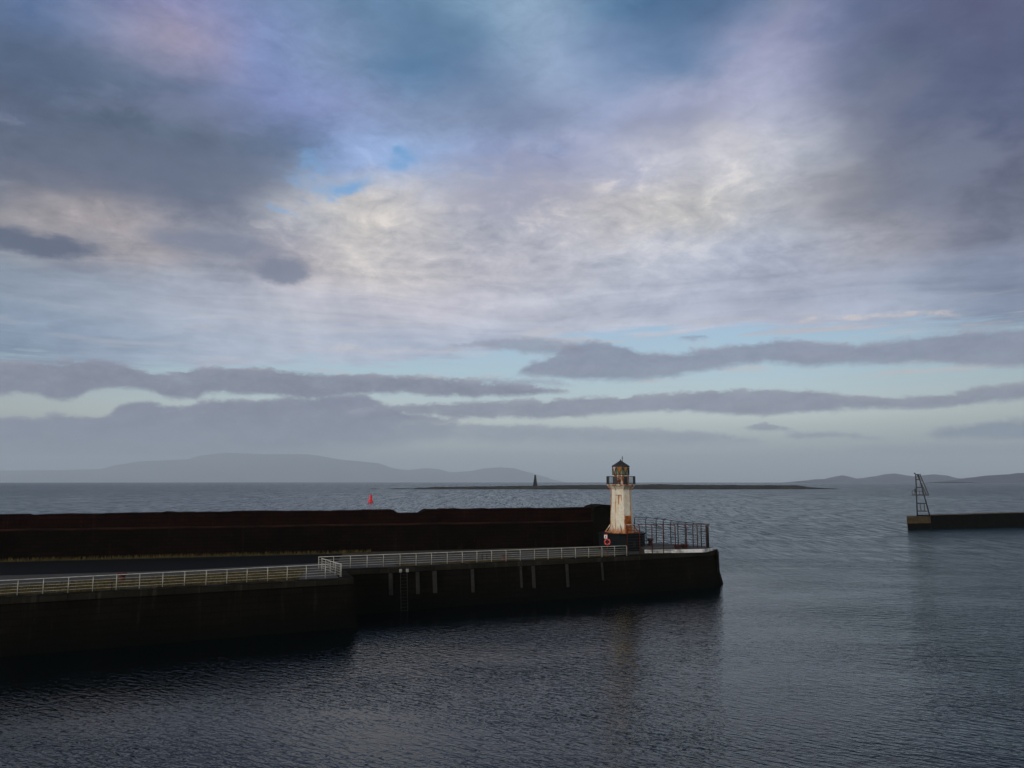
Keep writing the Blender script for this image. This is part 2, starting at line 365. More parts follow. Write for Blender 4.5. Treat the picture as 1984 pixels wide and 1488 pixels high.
M = {}
M['water'] = water_mat()
QA = (math.cos(R(26)), math.sin(R(26)), 0)
M['quay'] = masonry('quay_stone', (0.002975, 0.00255, 0.0017), (0.007225, 0.006163, 0.00425), weed=(.2, 2.2, (.003, .004, .0028)), axis=QA, bw=1.4, bh=.5)
M['coping'] = masonry('coping_stone', (0.0084, 0.0077, 0.0056), (0.021, 0.0189, 0.014), axis=QA, bw=1.8, bh=2.0)
M['deck'] = plain('deck_concrete', (0.0108, 0.0096, 0.0072), (0.0288, 0.0252, 0.018), .75, .35, .9)
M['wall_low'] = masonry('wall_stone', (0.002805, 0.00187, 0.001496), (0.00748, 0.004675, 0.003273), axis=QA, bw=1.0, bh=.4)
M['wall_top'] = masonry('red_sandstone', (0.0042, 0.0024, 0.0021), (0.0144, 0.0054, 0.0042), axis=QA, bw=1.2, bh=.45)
M['dark_render'] = plain('dark_mossy_render', (0.003, 0.003, 0.002), (0.0065, 0.0055, 0.0035), .95, .03, 1.2)
M['asphalt'] = plain('asphalt', (0.002, 0.0024, 0.0028), (0.0036, 0.0044, 0.0052), .85, .06, 2.0)
M['white_metal'] = plain('white_railing_paint', (0.4216, 0.4148, 0.3808), (0.2856, 0.2652, 0.2108), .5, .4, 2.5)
M['red_metal'] = plain('red_oxide_paint', (0.09, 0.0117, 0.009), (0.0315, 0.0072, 0.0054), .6, .3, 1.6)
M['dark_metal'] = plain('black_iron', (0.0084, 0.0091, 0.0112), (0.0154, 0.014, 0.014), .6, .4, 5)
M['rusty'] = plain('rusty_iron', (.34, .098, .016), (.09, .026, .010), .85, .2, 3)
M['dark_rust'] = plain('dark_rusty_iron', (.075, .020, .012), (.028, .010, .007), .85, .2, 3)
M['ledge'] = plain('lit_red_ledge', (.030, .013, .010), (.010, .006, .005), .9, .05, .5)  # paler red than the wall: daylight on the ledge painted into its colour
M['plinth'] = plain('black_painted_plinth', (.004, .006, .007), (.007, .009, .009), .75, .06, 1.6)
M['white_paint'] = plain('white_panel', (.72, .72, .70), (.6, .6, .58), .5, .4, 8)
M['red_paint'] = plain('signal_red', (.62, .004, .012), (.45, .004, .010), .4, .45, 2)
M['ring_red'] = plain('life_ring_red', (.52, .03, .03), (.42, .025, .02), .45, .4, 6)
M['timber'] = plain('weathered_fender_timber', (0.0168, 0.01568, 0.01299), (0.00784, 0.007168, 0.005824), .85, .2, 2.2)
M['roof'] = plain('dark_roof', (0.00756, 0.00714, 0.00798), (0.0126, 0.01008, 0.00924), .6, .4, 4)
M['white_kerb'] = plain('white_kerb_paint', (.62, .61, .60), (.22, .21, .19), .6, .3, 1.3)
M['dull_white'] = plain('dull_white_bracket', (.30, .30, .28), (.15, .15, .13), .7, .2, 5)
M['ochre'] = plain('ochre_concrete', (0.063, 0.0432, 0.018), (0.0312, 0.0216, 0.0108), .85, .2, 1.0)
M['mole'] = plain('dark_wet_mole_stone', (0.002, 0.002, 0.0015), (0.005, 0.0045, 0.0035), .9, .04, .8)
M['moletop'] = plain('mole_top', (.07, .058, .038), (.04, .034, .024), .85, .2, .8)  # sandy top, far paler than the wall: daylight on it painted in
M['rock'] = plain('island_rock', (.014, .014, .012), (.030, .026, .018), .9, .1, .03)
M['beacon'] = plain('beacon_stone', (0.0091, 0.0098, 0.0098), (0.0154, 0.0154, 0.0133), .9, .1, .5)
M['hill'] = plain('hill_moor', (.068, .078, .115), (.105, .112, .140), .95, .05, .0006)  # moor colour lightened and blued, painting in part of the distance haze
M['grass'] = plain('dry_grass', (0.0884, 0.0646, 0.0204), (0.034, 0.0306, 0.01088), .9, .1, 1.2)
M['turf'] = plain('turf', (0.05, 0.038, 0.014), (0.022, 0.019, 0.008), .95, .1, .7)

def tower_mat():
    m, g, b = mat('rust_streaked_white_paint', .6, .3); p = oc(g); x, y, z = g.xyz(p)
    a = g.m('ARCTAN2', y, x) * 57.2958
    n = g.noise(p, 3.2, 6, .62); st = g.noise(g.comb(x * 5.0, y * 5.0, z * .5), 1, 5, .6); big = g.noise(p, .9, 4, .6)
    col = g.mix(g.smooth(n, .35, .7), (.60, .56, .47), (.48, .43, .33))
    col = g.mix(g.smooth(st + (big - .5) * .5, .48, .72) * .6, col, (.50, .34, .13))
    def line(deg, w, k): return gauss(g, a, deg, w) * k
    seams = line(-40, 5.0, 1.25); seams = g.m('MAXIMUM', seams, line(-130, 4.0, .7)); seams = g.m('MAXIMUM', seams, line(-172, 8, .8))
    seams = g.m('MAXIMUM', seams, line(-85, 2.0, .45))
    seams = seams * g.smooth(z, 8.9, 6.2, .55, 1.0)
    r = g.smooth(seams + (st - .5) * 1.3, .42, .8)
    foot = g.smooth(z + (st - .5) * 1.6 + (n - .5) * .5, 2.75, 2.05)
    head = g.smooth(z + (st - .5) * 2.2 + (n - .5) * .6, 7.35, 8.1) * .35
    # streaks run down from the hatch on the front face
    h1 = 1.25 * gauss(g, a, -113, 4.2) * g.smooth(z, 4.9, 5.9) * g.smooth(z, 6.55, 6.45)
    h2 = 1.2 * gauss(g, a, -98, 3.2) * g.smooth(z, 5.3, 6.1) * g.smooth(z, 6.55, 6.45) * .8
    hatch = g.smooth(g.m('MAXIMUM', h1, h2) + (st - .5) * .5, .35, .7)
    # rust round the door
    dr = g.smooth(a, -87, -84) * g.smooth(a, -35, -39) * g.smooth(z + (st - .5) * 1.0, 4.3, 3.5) * g.smooth(n + st, .55, 1.0)
    rm = r
    for k in (foot, head, hatch, dr): rm = g.m('MAXIMUM', rm, k)
    rc = g.mix(g.smooth(n, .3, .7), (.42, .135, .022), (.17, .042, .010))
    g.put(b.inputs['Base Color'], g.mix(rm * .92, col, rc))
    bump(g, b, n + rm * .4, .02, .5)
    return m
M['tower'] = tower_mat()
def drum_mat():
    m, g, b = mat('rust_run_drum_paint', .65, .3); p = oc(g); x, y, z = g.xyz(p)
    n = g.noise(p, 3.5, 6, .62); st = g.noise(g.comb(x * 4.0, y * 4.0, z * .6), 1, 5, .6)
    col = g.mix(n, (.66, .62, .52), (.5, .44, .34))
    f = g.smooth(st + (n - .5) * .5, .44, .56)
    g.put(b.inputs['Base Color'], g.mix(f, col, g.mix(n, (.34, .085, .014), (.12, .03, .01))))
    return m
M['drum'] = drum_mat()
def glass_mat(name, c, rough=.12):
    m, g, b = mat(name, rough, .5)
    b.inputs['Base Color'].default_value = (*c, 1); b.inputs['Transmission Weight'].default_value = .5
    p = oc(g); n = g.noise(p, 4, 3, .5); g.put(b.inputs['Base Color'], g.mix(n, c, tuple(v * .55 for v in c)))
    return m
M['amber'] = glass_mat('amber_glass', (.52, .22, .02)); M['clear'] = glass_mat('dirty_clear_glass', (.36, .37, .22))
M['lens'] = glass_mat('lens_glass', (.4, .36, .14), .1)

# ------------------------------------------------------------------ mesh helper
class MB:
    def __init__(s): s.v, s.f, s.mi, s.sm = [], [], [], []
    def add(s, vs, fs, mi=0, smooth=False):
        o = len(s.v); s.v += [tuple(v) for v in vs]
        for f in fs: s.f.append(tuple(i + o for i in f)); s.mi.append(mi); s.sm.append(smooth)
        return s
    def box(s, c, size, rz=0.0, mi=0, taper=1.0):
        hx, hy, hz = (k / 2 for k in size); ca, sa = math.cos(rz), math.sin(rz); vs = []
        for z, t in ((-hz, 1.0), (hz, taper)):
            for x, y in ((-hx, -hy), (hx, -hy), (hx, hy), (-hx, hy)):
                x *= t; y *= t
                vs.append((c[0] + x * ca - y * sa, c[1] + x * sa + y * ca, c[2] + z))
        return s.add(vs, [(3, 2, 1, 0), (4, 5, 6, 7), (0, 1, 5, 4), (1, 2, 6, 5), (2, 3, 7, 6), (3, 0, 4, 7)], mi)
    def tube(s, pts, r, n=8, mi=0, r2=None, smooth=True):
        pts = [Vector(p) for p in pts]; k = len(pts); rings = []
        for i, p in enumerate(pts):
            d = (pts[min(i + 1, k - 1)] - pts[max(i - 1, 0)]).normalized()
            up = Vector((0, 0, 1)) if abs(d.z) < .95 else Vector((0, 1, 0))
            a = d.cross(up).normalized(); b = a.cross(d).normalized()
            rr = r if r2 is None else r + (r2 - r) * i / (k - 1)
            rings += [p + (a * math.cos(2 * math.pi * j / n) + b * math.sin(2 * math.pi * j / n)) * rr for j in range(n)]
        fs = []
        for i in range(k - 1):
            for j in range(n):
                fs.append((i * n + j, i * n + (j + 1) % n, (i + 1) * n + (j + 1) % n, (i + 1) * n + j))
        o = len(s.v); s.add(rings, fs, mi, smooth)
        s.f.append(tuple(o + j for j in reversed(range(n)))); s.mi.append(mi); s.sm.append(False)
        s.f.append(tuple(o + (k - 1) * n + j for j in range(n))); s.mi.append(mi); s.sm.append(False)
        return s
    def bar(s, p, q, w, h, mi=0):
        p, q = Vector(p), Vector(q); d = (q - p).normalized()
        up = Vector((0, 0, 1)) if abs(d.z) < .95 else Vector((0, 1, 0))
        a = d.cross(up).normalized() * (w / 2); b = a.cross(d).normalized() * (h / 2)
        vs = [p - a - b, p + a - b, p + a + b, p - a + b, q - a - b, q + a - b, q + a + b, q - a + b]
        return s.add(vs, [(0, 1, 2, 3), (7, 6, 5, 4), (4, 5, 1, 0), (5, 6, 2, 1), (6, 7, 3, 2), (7, 4, 0, 3)], mi)
    def lathe(s, prof, n=24, c=(0, 0, 0), a0=0.0, mi=0, smooth=True):
        vs = []
        for r, z in prof:
            for j in range(n):
                t = a0 + 2 * math.pi * j / n
                vs.append((c[0] + r * math.cos(t), c[1] + r * math.sin(t), c[2] + z))
        k = len(prof); fs = []
        for i in range(k - 1):
            for j in range(n):
                fs.append((i * n + j, i * n + (j + 1) % n, (i + 1) * n + (j + 1) % n, (i + 1) * n + j))
        o = len(s.v); s.add(vs, fs, mi, smooth)
        if prof[0][0] > 1e-4: s.f.append(tuple(o + j for j in reversed(range(n)))); s.mi.append(mi); s.sm.append(False)
        if prof[-1][0] > 1e-4: s.f.append(tuple(o + (k - 1) * n + j for j in range(n))); s.mi.append(mi); s.sm.append(False)
        return s
    def loft(s, bot, top, mi=0, cap=True):
        n = len(bot); fs = [(j, (j + 1) % n, n + (j + 1) % n, n + j) for j in range(n)]
        if cap: fs += [tuple(range(n, 2 * n)), tuple(reversed(range(n)))]
        return s.add(list(bot) + list(top), fs, mi)
    def torus(s, c, R_, r, ax, ay, n=28, m=10, mi=0):
        ax, ay = Vector(ax), Vector(ay); az = ax.cross(ay); vs = []; fs = []
        for i in range(n):
            t = 2 * math.pi * i / n; d = ax * math.cos(t) + ay * math.sin(t)
            for j in range(m):
                q = 2 * math.pi * j / m; vs.append(Vector(c) + d * (R_ + r * math.cos(q)) + az * r * math.sin(q))
        for i in range(n):
            for j in range(m):
                fs.append((i * m + j, ((i + 1) % n) * m + j, ((i + 1) % n) * m + (j + 1) % m, i * m + (j + 1) % m))
        return s.add(vs, fs, mi, True)
    def build(s, name, m, parent=None, loc=None):
        me = bpy.data.meshes.new(name); me.from_pydata(s.v, [], s.f)
        for x in (m if isinstance(m, (list, tuple)) else [m]): me.materials.append(x)
        me.polygons.foreach_set('material_index', s.mi); me.polygons.foreach_set('use_smooth', s.sm); me.update()
        o = bpy.data.objects.new(name, me); C.objects.link(o)
        if loc is not None: o.location = loc
        if parent is not None: o.parent = parent
        return o
def tag(o, label=None, cat=None, group=None, kind=None):
    for k, v in (('label', label), ('category', cat), ('group', group), ('kind', kind)):
        if v: o[k] = v
    return o
def empty(name, loc, label, cat, group=None, rz=0.0):
    o = bpy.data.objects.new(name, None); C.objects.link(o); o.location = loc; o.rotation_euler = (0, 0, rz)
    o.empty_display_size = .5
    return tag(o, label, cat, group)
def copy_tree(o, parent=None):
    c = o.copy(); C.objects.link(c)
    if parent is not None: c.parent = parent
    for ch in list(o.children): copy_tree(ch, c)
    return c

# ------------------------------------------------------------------ the sea: a cap of the round earth
RE = 6371000.0
def sea():
    mb = MB(); n = 128; rad = [0.0]; r = 6.0
    while r < 35500: rad.append(r); r *= 1.22
    rad.append(35500.0)
    vs = [(0, 0, 0)]
    for q in rad[1:]:
        for j in range(n):
            t = 2 * math.pi * j / n; vs.append((q * math.sin(t), q * math.cos(t), -q * q / (2 * RE)))
    fs = [(0, 1 + (j + 1) % n, 1 + j) for j in range(n)]
    for i in range(len(rad) - 2):
        a, b = 1 + i * n, 1 + (i + 1) * n
        fs += [(a + j, a + (j + 1) % n, b + (j + 1) % n, b + j) for j in range(n)]
    mb.add(vs, fs, 0, True)
    return tag(mb.build('water', M['water']), kind='structure')
sea()
def drop(x, y): return -(x * x + y * y) / (2 * RE)

# ------------------------------------------------------------------ hills
def hills(name, prof, D, depth, seed, rough):
    """a range of hills: skyline heights along x at distance D, falling away towards us and behind"""
    rnd = random.Random(seed); ph = [rnd.uniform(0, 6.28) for _ in range(24)]
    xs = [at(px, 700, D).x for px, py in prof]; zs = [at(px, py, D).z for px, py in prof]
    nx, ny = 240, 22; vs = []; x0, x1 = xs[0], xs[-1]
    def sky(x):
        for i in range(len(xs) - 1):
            if xs[i] <= x <= xs[i + 1]:
                f = (x - xs[i]) / (xs[i + 1] - xs[i]); f = f * f * (3 - 2 * f) * .5 + f * .5
                return zs[i] + (zs[i + 1] - zs[i]) * f
        return zs[-1]
    for j in range(ny + 1):
        q = j / ny * 2 - 1                      # -1 the near shore, 0 the skyline, 1 behind
        for i in range(nx + 1):
            x = x0 + (x1 - x0) * i / nx
            h = sky(x); y = D + q * depth
            w = (1 - abs(q)) ** .8
            k = sum(math.sin(x / depth * (2 + 1.7 * a) + q * (3 + a) + ph[a]) / (1.5 + a) for a in range(8))
            z = (h - drop(x, D)) * w * (1 + rough * k * min(1, abs(q) * 3)) + drop(x, y) - 3 * abs(q)
            vs.append((x, y, z - (4 if abs(q) > .98 else 0)))
    fs = [(j * (nx + 1) + i, j * (nx + 1) + i + 1, (j + 1) * (nx + 1) + i + 1, (j + 1) * (nx + 1) + i) for j in range(ny) for i in range(nx)]
    mb = MB(); mb.add(vs, fs, 0, True)
    return tag(mb.build(name, M['hill']), kind='structure')
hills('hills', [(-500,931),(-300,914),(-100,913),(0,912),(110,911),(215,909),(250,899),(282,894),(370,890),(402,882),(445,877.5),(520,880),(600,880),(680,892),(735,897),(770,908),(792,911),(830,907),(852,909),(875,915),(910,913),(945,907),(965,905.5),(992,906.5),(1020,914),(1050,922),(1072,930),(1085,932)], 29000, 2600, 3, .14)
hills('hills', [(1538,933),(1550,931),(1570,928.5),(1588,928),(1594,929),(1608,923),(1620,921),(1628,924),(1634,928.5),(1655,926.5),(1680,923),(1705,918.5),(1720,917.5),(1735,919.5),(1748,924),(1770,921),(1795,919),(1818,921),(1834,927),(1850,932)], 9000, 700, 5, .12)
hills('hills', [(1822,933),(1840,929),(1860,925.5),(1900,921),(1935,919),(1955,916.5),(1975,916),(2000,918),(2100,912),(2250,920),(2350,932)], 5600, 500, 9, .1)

# ------------------------------------------------------------------ low rocky island and its stone beacon
def island():
    D = 1200.0; rnd = random.Random(4)
    top = [(716,948.5),(726,946.4),(735,946.2),(742,947.6),(760,946.6),(775,945.4),(792,946),(802,946.4),(812,944.6),(826,944.6),(840,943.4),(870,943),(905,942.4),(960,942),(1000,941.4),(1037,941),(1080,940),(1130,939.6),(1180,939.2),(1240,938.8),(1275,938.0),(1300,938.9),(1360,939.4),(1400,939.3),(1450,939.9),(1500,940),(1528,940.2),(1545,942.4),(1560,944.2),(1580,945),(1600,946.2),(1618,948.5)]
    xs = [at(px, 700, D).x for px, _ in top]; zs = [at(px, py, D).z for px, py in top]
    nx, ny = 460, 26; vs = []
    ph = [rnd.uniform(0, 6.28) for _ in range(12)]
    prev = 0.0
    cols = [0.0] * (nx + 1)
    for i in range(nx + 1): prev = prev * .55 + rnd.uniform(-1, 1) * .5; cols[i] = prev
    for j in range(ny + 1):
        q = j / ny * 2 - 1
        for i in range(nx + 1):
            x = xs[0] + (xs[-1] - xs[0]) * i / nx
            k = max(a for a in range(len(xs)) if xs[a] <= x + 1e-6); k = min(k, len(xs) - 2)
            f = (x - xs[k]) / (xs[k + 1] - xs[k]); h = zs[k] + (zs[k + 1] - zs[k]) * f
            edge = 1 - abs(q) ** 3
            wid = 34 + 26 * math.sin(math.pi * i / nx) + 5 * math.sin(i * .11 + ph[0]) + 3 * math.sin(i * .37 + ph[1])
            y = D + q * wid
            r = cols[i] * .45 + .4 * math.sin(i * .9 + j * 1.3 + ph[2]) * rnd.uniform(0, 1)
            vs.append((x, y, (h + r * min(1.0, h * .4)) * edge - (1.2 if abs(q) > .95 else .35)))
    fs = [(j * (nx + 1) + i, j * (nx + 1) + i + 1, (j + 1) * (nx + 1) + i + 1, (j + 1) * (nx + 1) + i) for j in range(ny) for i in range(nx)]
    mb = MB(); mb.add(vs, fs, 0, False)
    return tag(mb.build('island', M['rock']), kind='structure')
island()
def stone_beacon():
    D = 1196.0; p = at(1037, 943, D); z0 = 2.8; ztop = at(1037, 920.2, D).z; h = ztop - z0
    t = empty('stone_beacon', (p.x, D, z0), 'dark tapering stone beacon tower standing on the low island', 'beacon')
    mb = MB(); n = 4; a0 = R(38)
    mb.lathe([(5.2, -1.2), (4.7, 0), (4.05, h * .22), (1.9, h * .84)], n, (0, 0, 0), a0, smooth=False)
    mb.build('shaft', M['beacon'], t)
    c = MB(); c.lathe([(2.0, h * .84), (2.0, h * .87), (1.75, h * .88), (1.75, h * .985), (1.95, h * .985), (1.95, h)], n, (0, 0, 0), a0, smooth=False)
    c.build('cap', M['beacon'], t)
stone_beacon()

# ------------------------------------------------------------------ red buoy out at sea
def buoy():
    D = CAMZ * F / (973.5 - HOR); p = gp(718, 973.5, 0)
    t = empty('buoy', (p.x, p.y, 0), 'red pillar buoy with a wide float on the open sea', 'buoy')
    fl = MB(); fl.lathe([(.9, -.6), (1.62, -.3), (1.74, .05), (1.72, .45), (1.25, .95), (.95, 1.2)], 28); fl.build('float', M['red_paint'], t)
    bd = MB(); bd.lathe([(.92, 1.2), (.86, 1.6), (.80, 3.6), (.76, 4.1), (.6, 4.2)], 20); bd.build('pillar', M['red_paint'], t)
    lp = MB(); lp.lathe([(.62, 4.2), (.62, 4.32), (.2, 4.34), (.2, 4.55), (.1, 4.6)], 14); lp.build('lantern', M['dark_metal'], t)
buoy()

# ------------------------------------------------------------------ far mole on the right with its lattice tower
def mole():
    t = gp(1757, 1026.5, 0); X0, Y0 = t.x, t.y
    o = empty('breakwater_mole', (X0, Y0, 0), 'low dark stone mole with an ochre concrete head, right of the harbour mouth', 'breakwater')
    e = gp(1984, 1021, 0) - t; ax = e.normalized(); n = Vector((-ax.y, ax.x, 0))   # n points away from us
    def P(a, b, z): return tuple(ax * a + n * b + Vector((0, 0, z)))
    hl = 7.6
    hd = MB()
    hd.loft([P(.3, -.1, -2), P(hl, -.1, -2), P(hl, 6.0, -2), P(6.5, 6.0, -2)], [P(0.25, 0, 1.55), P(hl, 0, 1.55), P(hl, 6, 1.55), P(6.4, 6, 1.55)])
    hd.build('head_base', M['mole'], o)
    hb = MB()
    hb.loft([P(0, -.2, 1.55), P(hl, -.2, 1.55), P(hl, 6.1, 1.55), P(6.1, 6.1, 1.55)], [P(.1, -.15, 3.2), P(hl, -.15, 3.2), P(hl, 6.05, 3.2), P(6.2, 6.05, 3.2)])
    hb.build('head_block', M['ochre'], o)
    bd = MB(); L = 90.0; k = 40; rnd = random.Random(3)
    top = []; 
    for i in range(k + 1):
        a = hl + .004 + (L - hl) * i / k; z = 3.42 + .30 * min(1, a / 36.0) + rnd.uniform(-.04, .04)
        top.append((a, z))
    for i in range(k):
        a, z = top[i]; b, w = top[i + 1]
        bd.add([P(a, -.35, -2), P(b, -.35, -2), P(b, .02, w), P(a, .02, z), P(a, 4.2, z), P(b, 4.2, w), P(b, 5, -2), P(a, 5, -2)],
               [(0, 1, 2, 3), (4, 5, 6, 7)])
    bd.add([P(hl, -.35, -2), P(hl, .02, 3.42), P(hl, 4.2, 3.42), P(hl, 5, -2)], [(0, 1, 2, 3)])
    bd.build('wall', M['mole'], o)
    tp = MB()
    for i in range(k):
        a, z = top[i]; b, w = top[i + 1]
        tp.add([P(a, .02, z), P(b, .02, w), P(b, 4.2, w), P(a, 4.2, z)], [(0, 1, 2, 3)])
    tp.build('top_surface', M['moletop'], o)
    # ---- lattice tower
    Y = Y0 + 1.6; base = at(1789, 998, Y); zb = 3.2
    b = empty('lattice_tower', (base.x, Y, zb), 'black open lattice light tower on the end of the far mole', 'tower', rz=-math.atan2(base.x, Y))
    th = math.atan2(base.x, Y); s = Y / F * math.cos(th); sz = Y / F
    def L2(px, py, dy=0.0): return ((px - 1789) * s, dy, (999.5 - py) * sz)
    dys = (-.9, .9)
    def leg(a, q, r=.1): m = MB(); m.tube([a, q], r * 1.5, 6); m.build('leg', M['dark_metal'], b)
    tb = dict()
    for dy in dys:
        f = dy * .25
        leg(L2(1777.3, 999.5, dy), L2(1779.4, 918.5, f)); leg(L2(1801.6, 999.5, dy), L2(1784.2, 918.5, f))
    def lx(y): return 1777.3 + (999.5 - y) / 81 * 2.1
    def rx(y): return 1801.6 - (999.5 - y) / 81 * 17.4
    for y in (989, 974.5, 944.2, 929.4):
        k = 1 - (999.5 - y) / 81 * .75
        m = MB()
        for dy in dys: m.bar(L2(lx(y), y, dy * k), L2(rx(y), y, dy * k), .22, .22)
        for xx in (lx(y), rx(y)): m.bar(L2(xx, y, -.9 * k), L2(xx, y, .9 * k), .12, .12)
        m.build('crossbar', M['dark_metal'], b)
    m = MB(); m.box(((1786 - 1789) * s, 0, (999.5 - 958.6) * sz), (33 * s, 2.1, .24)); m.build('platform', M['dark_metal'], b)
    m = MB()
    for dy in (-1.0, 1.0):
        m.bar(L2(1770.2, 951, dy), L2(1790, 951.5, dy), .12, .12)
        for x in (1770.2, 1775.5, 1784.5, 1790): m.bar(L2(x, 951, dy), L2(x, 958.2, dy), .12, .12)
    m.bar(L2(1770.2, 951, -1), L2(1770.2, 951, 1), .05, .05)
    m.build('guard_rail', M['dark_metal'], b)
    m = MB()
    for (a0, a1) in (((1781.6, 919), (1797.3, 958.2)), ((1787.2, 919), (1801.8, 958.2))): m.bar(L2(*a0, -.75), L2(*a1, -.75), .23, .23)
    for i in range(1, 16):
        f = i / 16; m.bar(L2(1781.6 + 15.7 * f, 919 + 39.2 * f, -.75), L2(1787.2 + 14.6 * f, 919 + 39.2 * f, -.75), .06, .06)
    m.build('ladder', M['dark_metal'], b)
    m = MB()
    for x in (1784.2, 1791.8): m.bar(L2(x, 974.5, .6), L2(x + .6, 989, .6), .17, .17)
    m.build('brace', M['dark_metal'], b)
    m = MB(); m.box(((1776.7 - 1789) * s, -.35, (999.5 - 950.5) * sz), (.42, .4, .95)); m.build('control_box', M['dark_metal'], b)
    m = MB(); m.box(((1783.5 - 1789) * s, 0, (999.5 - 918.8) * sz), (1.6, .8, .08)); m.build('top_plate', M['dark_metal'], b)
    m = MB(); m.lathe([(.16, 0), (.2, .1), (.2, .22), (.12, .3)], 10, ((1777.6 - 1789) * s, 0, (999.5 - 918.4) * sz)); m.build('lamp', M['dark_metal'], b)
mole()

# ------------------------------------------------------------------ the pier
def offs(poly, d):
    """offset a closed clockwise-or-not outline outwards by d (list)"""
    n = len(poly); area = sum(poly[i].x * poly[(i + 1) % n].y - poly[(i + 1) % n].x * poly[i].y for i in range(n)); sg = 1 if area > 0 else -1
    out = []
    for i in range(n):
        a, b, c = poly[i - 1], poly[i], poly[(i + 1) % n]
        e1 = (b - a); e2 = (c - b)
        n1 = Vector((e1.y, -e1.x)).normalized() * sg; n2 = Vector((e2.y, -e2.x)).normalized() * sg
        m = (n1 + n2); m = m / max(.35, m.dot(n1))
        out.append(b + m * d)
    return out
def v2(p): return Vector((p.x, p.y))
qa, qb = v2(gp(0, 1158)), v2(gp(682, 1120.5))
qd = (qb - qa).normalized()
WL0, WL1 = Vector((gp(0, 1086).x, gp(0, 1086).y)), Vector((at(1150, 985, 100).x, 100.0))    # foot of the sea wall
wd = (WL1 - WL0).normalized(); wn = Vector((-wd.y, wd.x))
front = [qa - qd * 34, qb, v2(gp(668, 1104.5)), v2(gp(900, 1093)), v2(gp(1150, 1081)), v2(gp(1240, 1076.5)), v2(gp(1340, 1070.5)), v2(gp(1380, 1068.3)), v2(gp(1388, 1067.2))]
head = [Vector((24.2, 92.4)), Vector((24.3, 94.6)), Vector((21.4, 99.4)), Vector((18.0, 103.2)), Vector((13.0, 105.0)), WL1 + wn * 5.2]
FOOT = front + head + [WL0 - wd * 52 + wn * 5.2]
pier = empty('pier', (0, 0, 0), 'dark stone harbour pier carrying the lighthouse, its quay face black with weed', 'pier')
def pier_body():
    out = offs(FOOT, .10); bot = [b if i < 7 else c for i, (b, c) in enumerate(zip(offs(FOOT, .62), offs(FOOT, 1.15)))]
    mb = MB(); zs = [-2.5, -.2, 1.2, 2.6, ZD - .45]
    rings = []
    for z in zs:
        f = (ZD - .45 - z) / (ZD + .2); rings.append([(a.x + (b.x - a.x) * f, a.y + (b.y - a.y) * f, z) for a, b in zip(FOOT, bot)])
    for r0, r1 in zip(rings, rings[1:]): mb.loft(r0, r1, cap=False)
    mb.build('quay_wall', M['quay'], pier)
    # coping course along the quay edge, one stone after another
    inn = offs(FOOT, -1.0); cp = MB(); rnd = random.Random(11)
    for i in range(len(front) + len(head) - 1):
        a, b, a2, b2 = out[i], out[i + 1], inn[i], inn[i + 1]
        k = max(1, int((b - a).length / 1.9))
        for j in range(k):
            f0, f1 = j / k, (j + 1) / k - (.015 / (b - a).length if j < k - 1 else 0)
            dz = rnd.uniform(-.03, .03); dr = rnd.uniform(-.03, .03)
            p = [a.lerp(b, f0), a.lerp(b, f1), a2.lerp(b2, f1), a2.lerp(b2, f0)]
            s = (p[0] - p[3]).normalized() * dr
            p[0] = p[0] + s; p[1] = p[1] + s
            cp.loft([(q.x, q.y, ZD - .45) for q in p], [(q.x, q.y, ZD + dz) for q in p])
    cp.build('coping', M['coping'], pier)
    dk = MB(); dk.add([(p.x, p.y, ZD - .04) for p in inn], [tuple(range(len(inn)))]); dk.build('deck', M['deck'], pier)
    # raised platform at the head, white-painted front
    pf = [Vector((15.2, 90.3)), Vector((19.0, 90.5)), Vector((22.3, 91.3)), Vector((23.8, 93.4)), Vector((20.6, 98.0)), Vector((17.4, 99.4)), Vector((15.2, 98.6))]
    p = MB(); p.loft([(q.x, q.y, ZD - .06) for q in pf], [(q.x, q.y, ZD + .40) for q in pf]); p.build('head_platform', M['deck'], pier)
    w = MB(); po = offs(pf, .03)
    for i in (0, 1, 2):
        a, b = po[i], po[i + 1]; a1, b1 = pf[i], pf[i + 1]
        w.loft([(a.x, a.y, ZD), (b.x, b.y, ZD), (b1.x, b1.y, ZD), (a1.x, a1.y, ZD)], [(a.x, a.y, ZD + .38), (b.x, b.y, ZD + .38), (b1.x, b1.y, ZD + .38), (a1.x, a1.y, ZD + .38)])
    w.build('kerb_face', M['white_kerb'], pier)
pier_body()
bot_off = offs(FOOT, .62)
def face(px, side=0):
    """point of the quay edge seen at column px, with the outward normal"""
    best = None
    for i in range(len(front) - 1):
        a, b = front[i], front[i + 1]
        d = b - a
        if d.x < .5: continue
        q = on_line(px, Vector((a.x, a.y, ZD - 1)), Vector((b.x, b.y, ZD - 1))); t = (q.x - a.x) / d.x
        if 0 <= t <= 1 and d.x > 2: best = (a + d * t, Vector((d.y, -d.x)).normalized())
    return best
for px, y0, y1, w in ((756, 1110, 1146, .34), (808, 1107, 1144, .34), (841, 1098, 1142, .40), (914, 1099, 1141, .32), (1008, 1092, 1132, .24), (1032, 1090, 1133, .34), (1097, 1089, 1131, .30), (1165, 1085, 1118, .2)):
    p, n = face(px); Y = p.y
    zt = min(ZD - .5, at(px, y0, Y).z); zb = at(px, y1, Y).z - .3
    f = lambda z: (ZD - .45 - z) / (ZD + .2) * .52
    mb = MB(); a = p + n * (f(zt) + .1); b = p + n * (f(zb) + .1)
    mb.bar((a.x, a.y, zt), (b.x, b.y, zb), w, .26); mb.build('fender', M['timber'], pier)

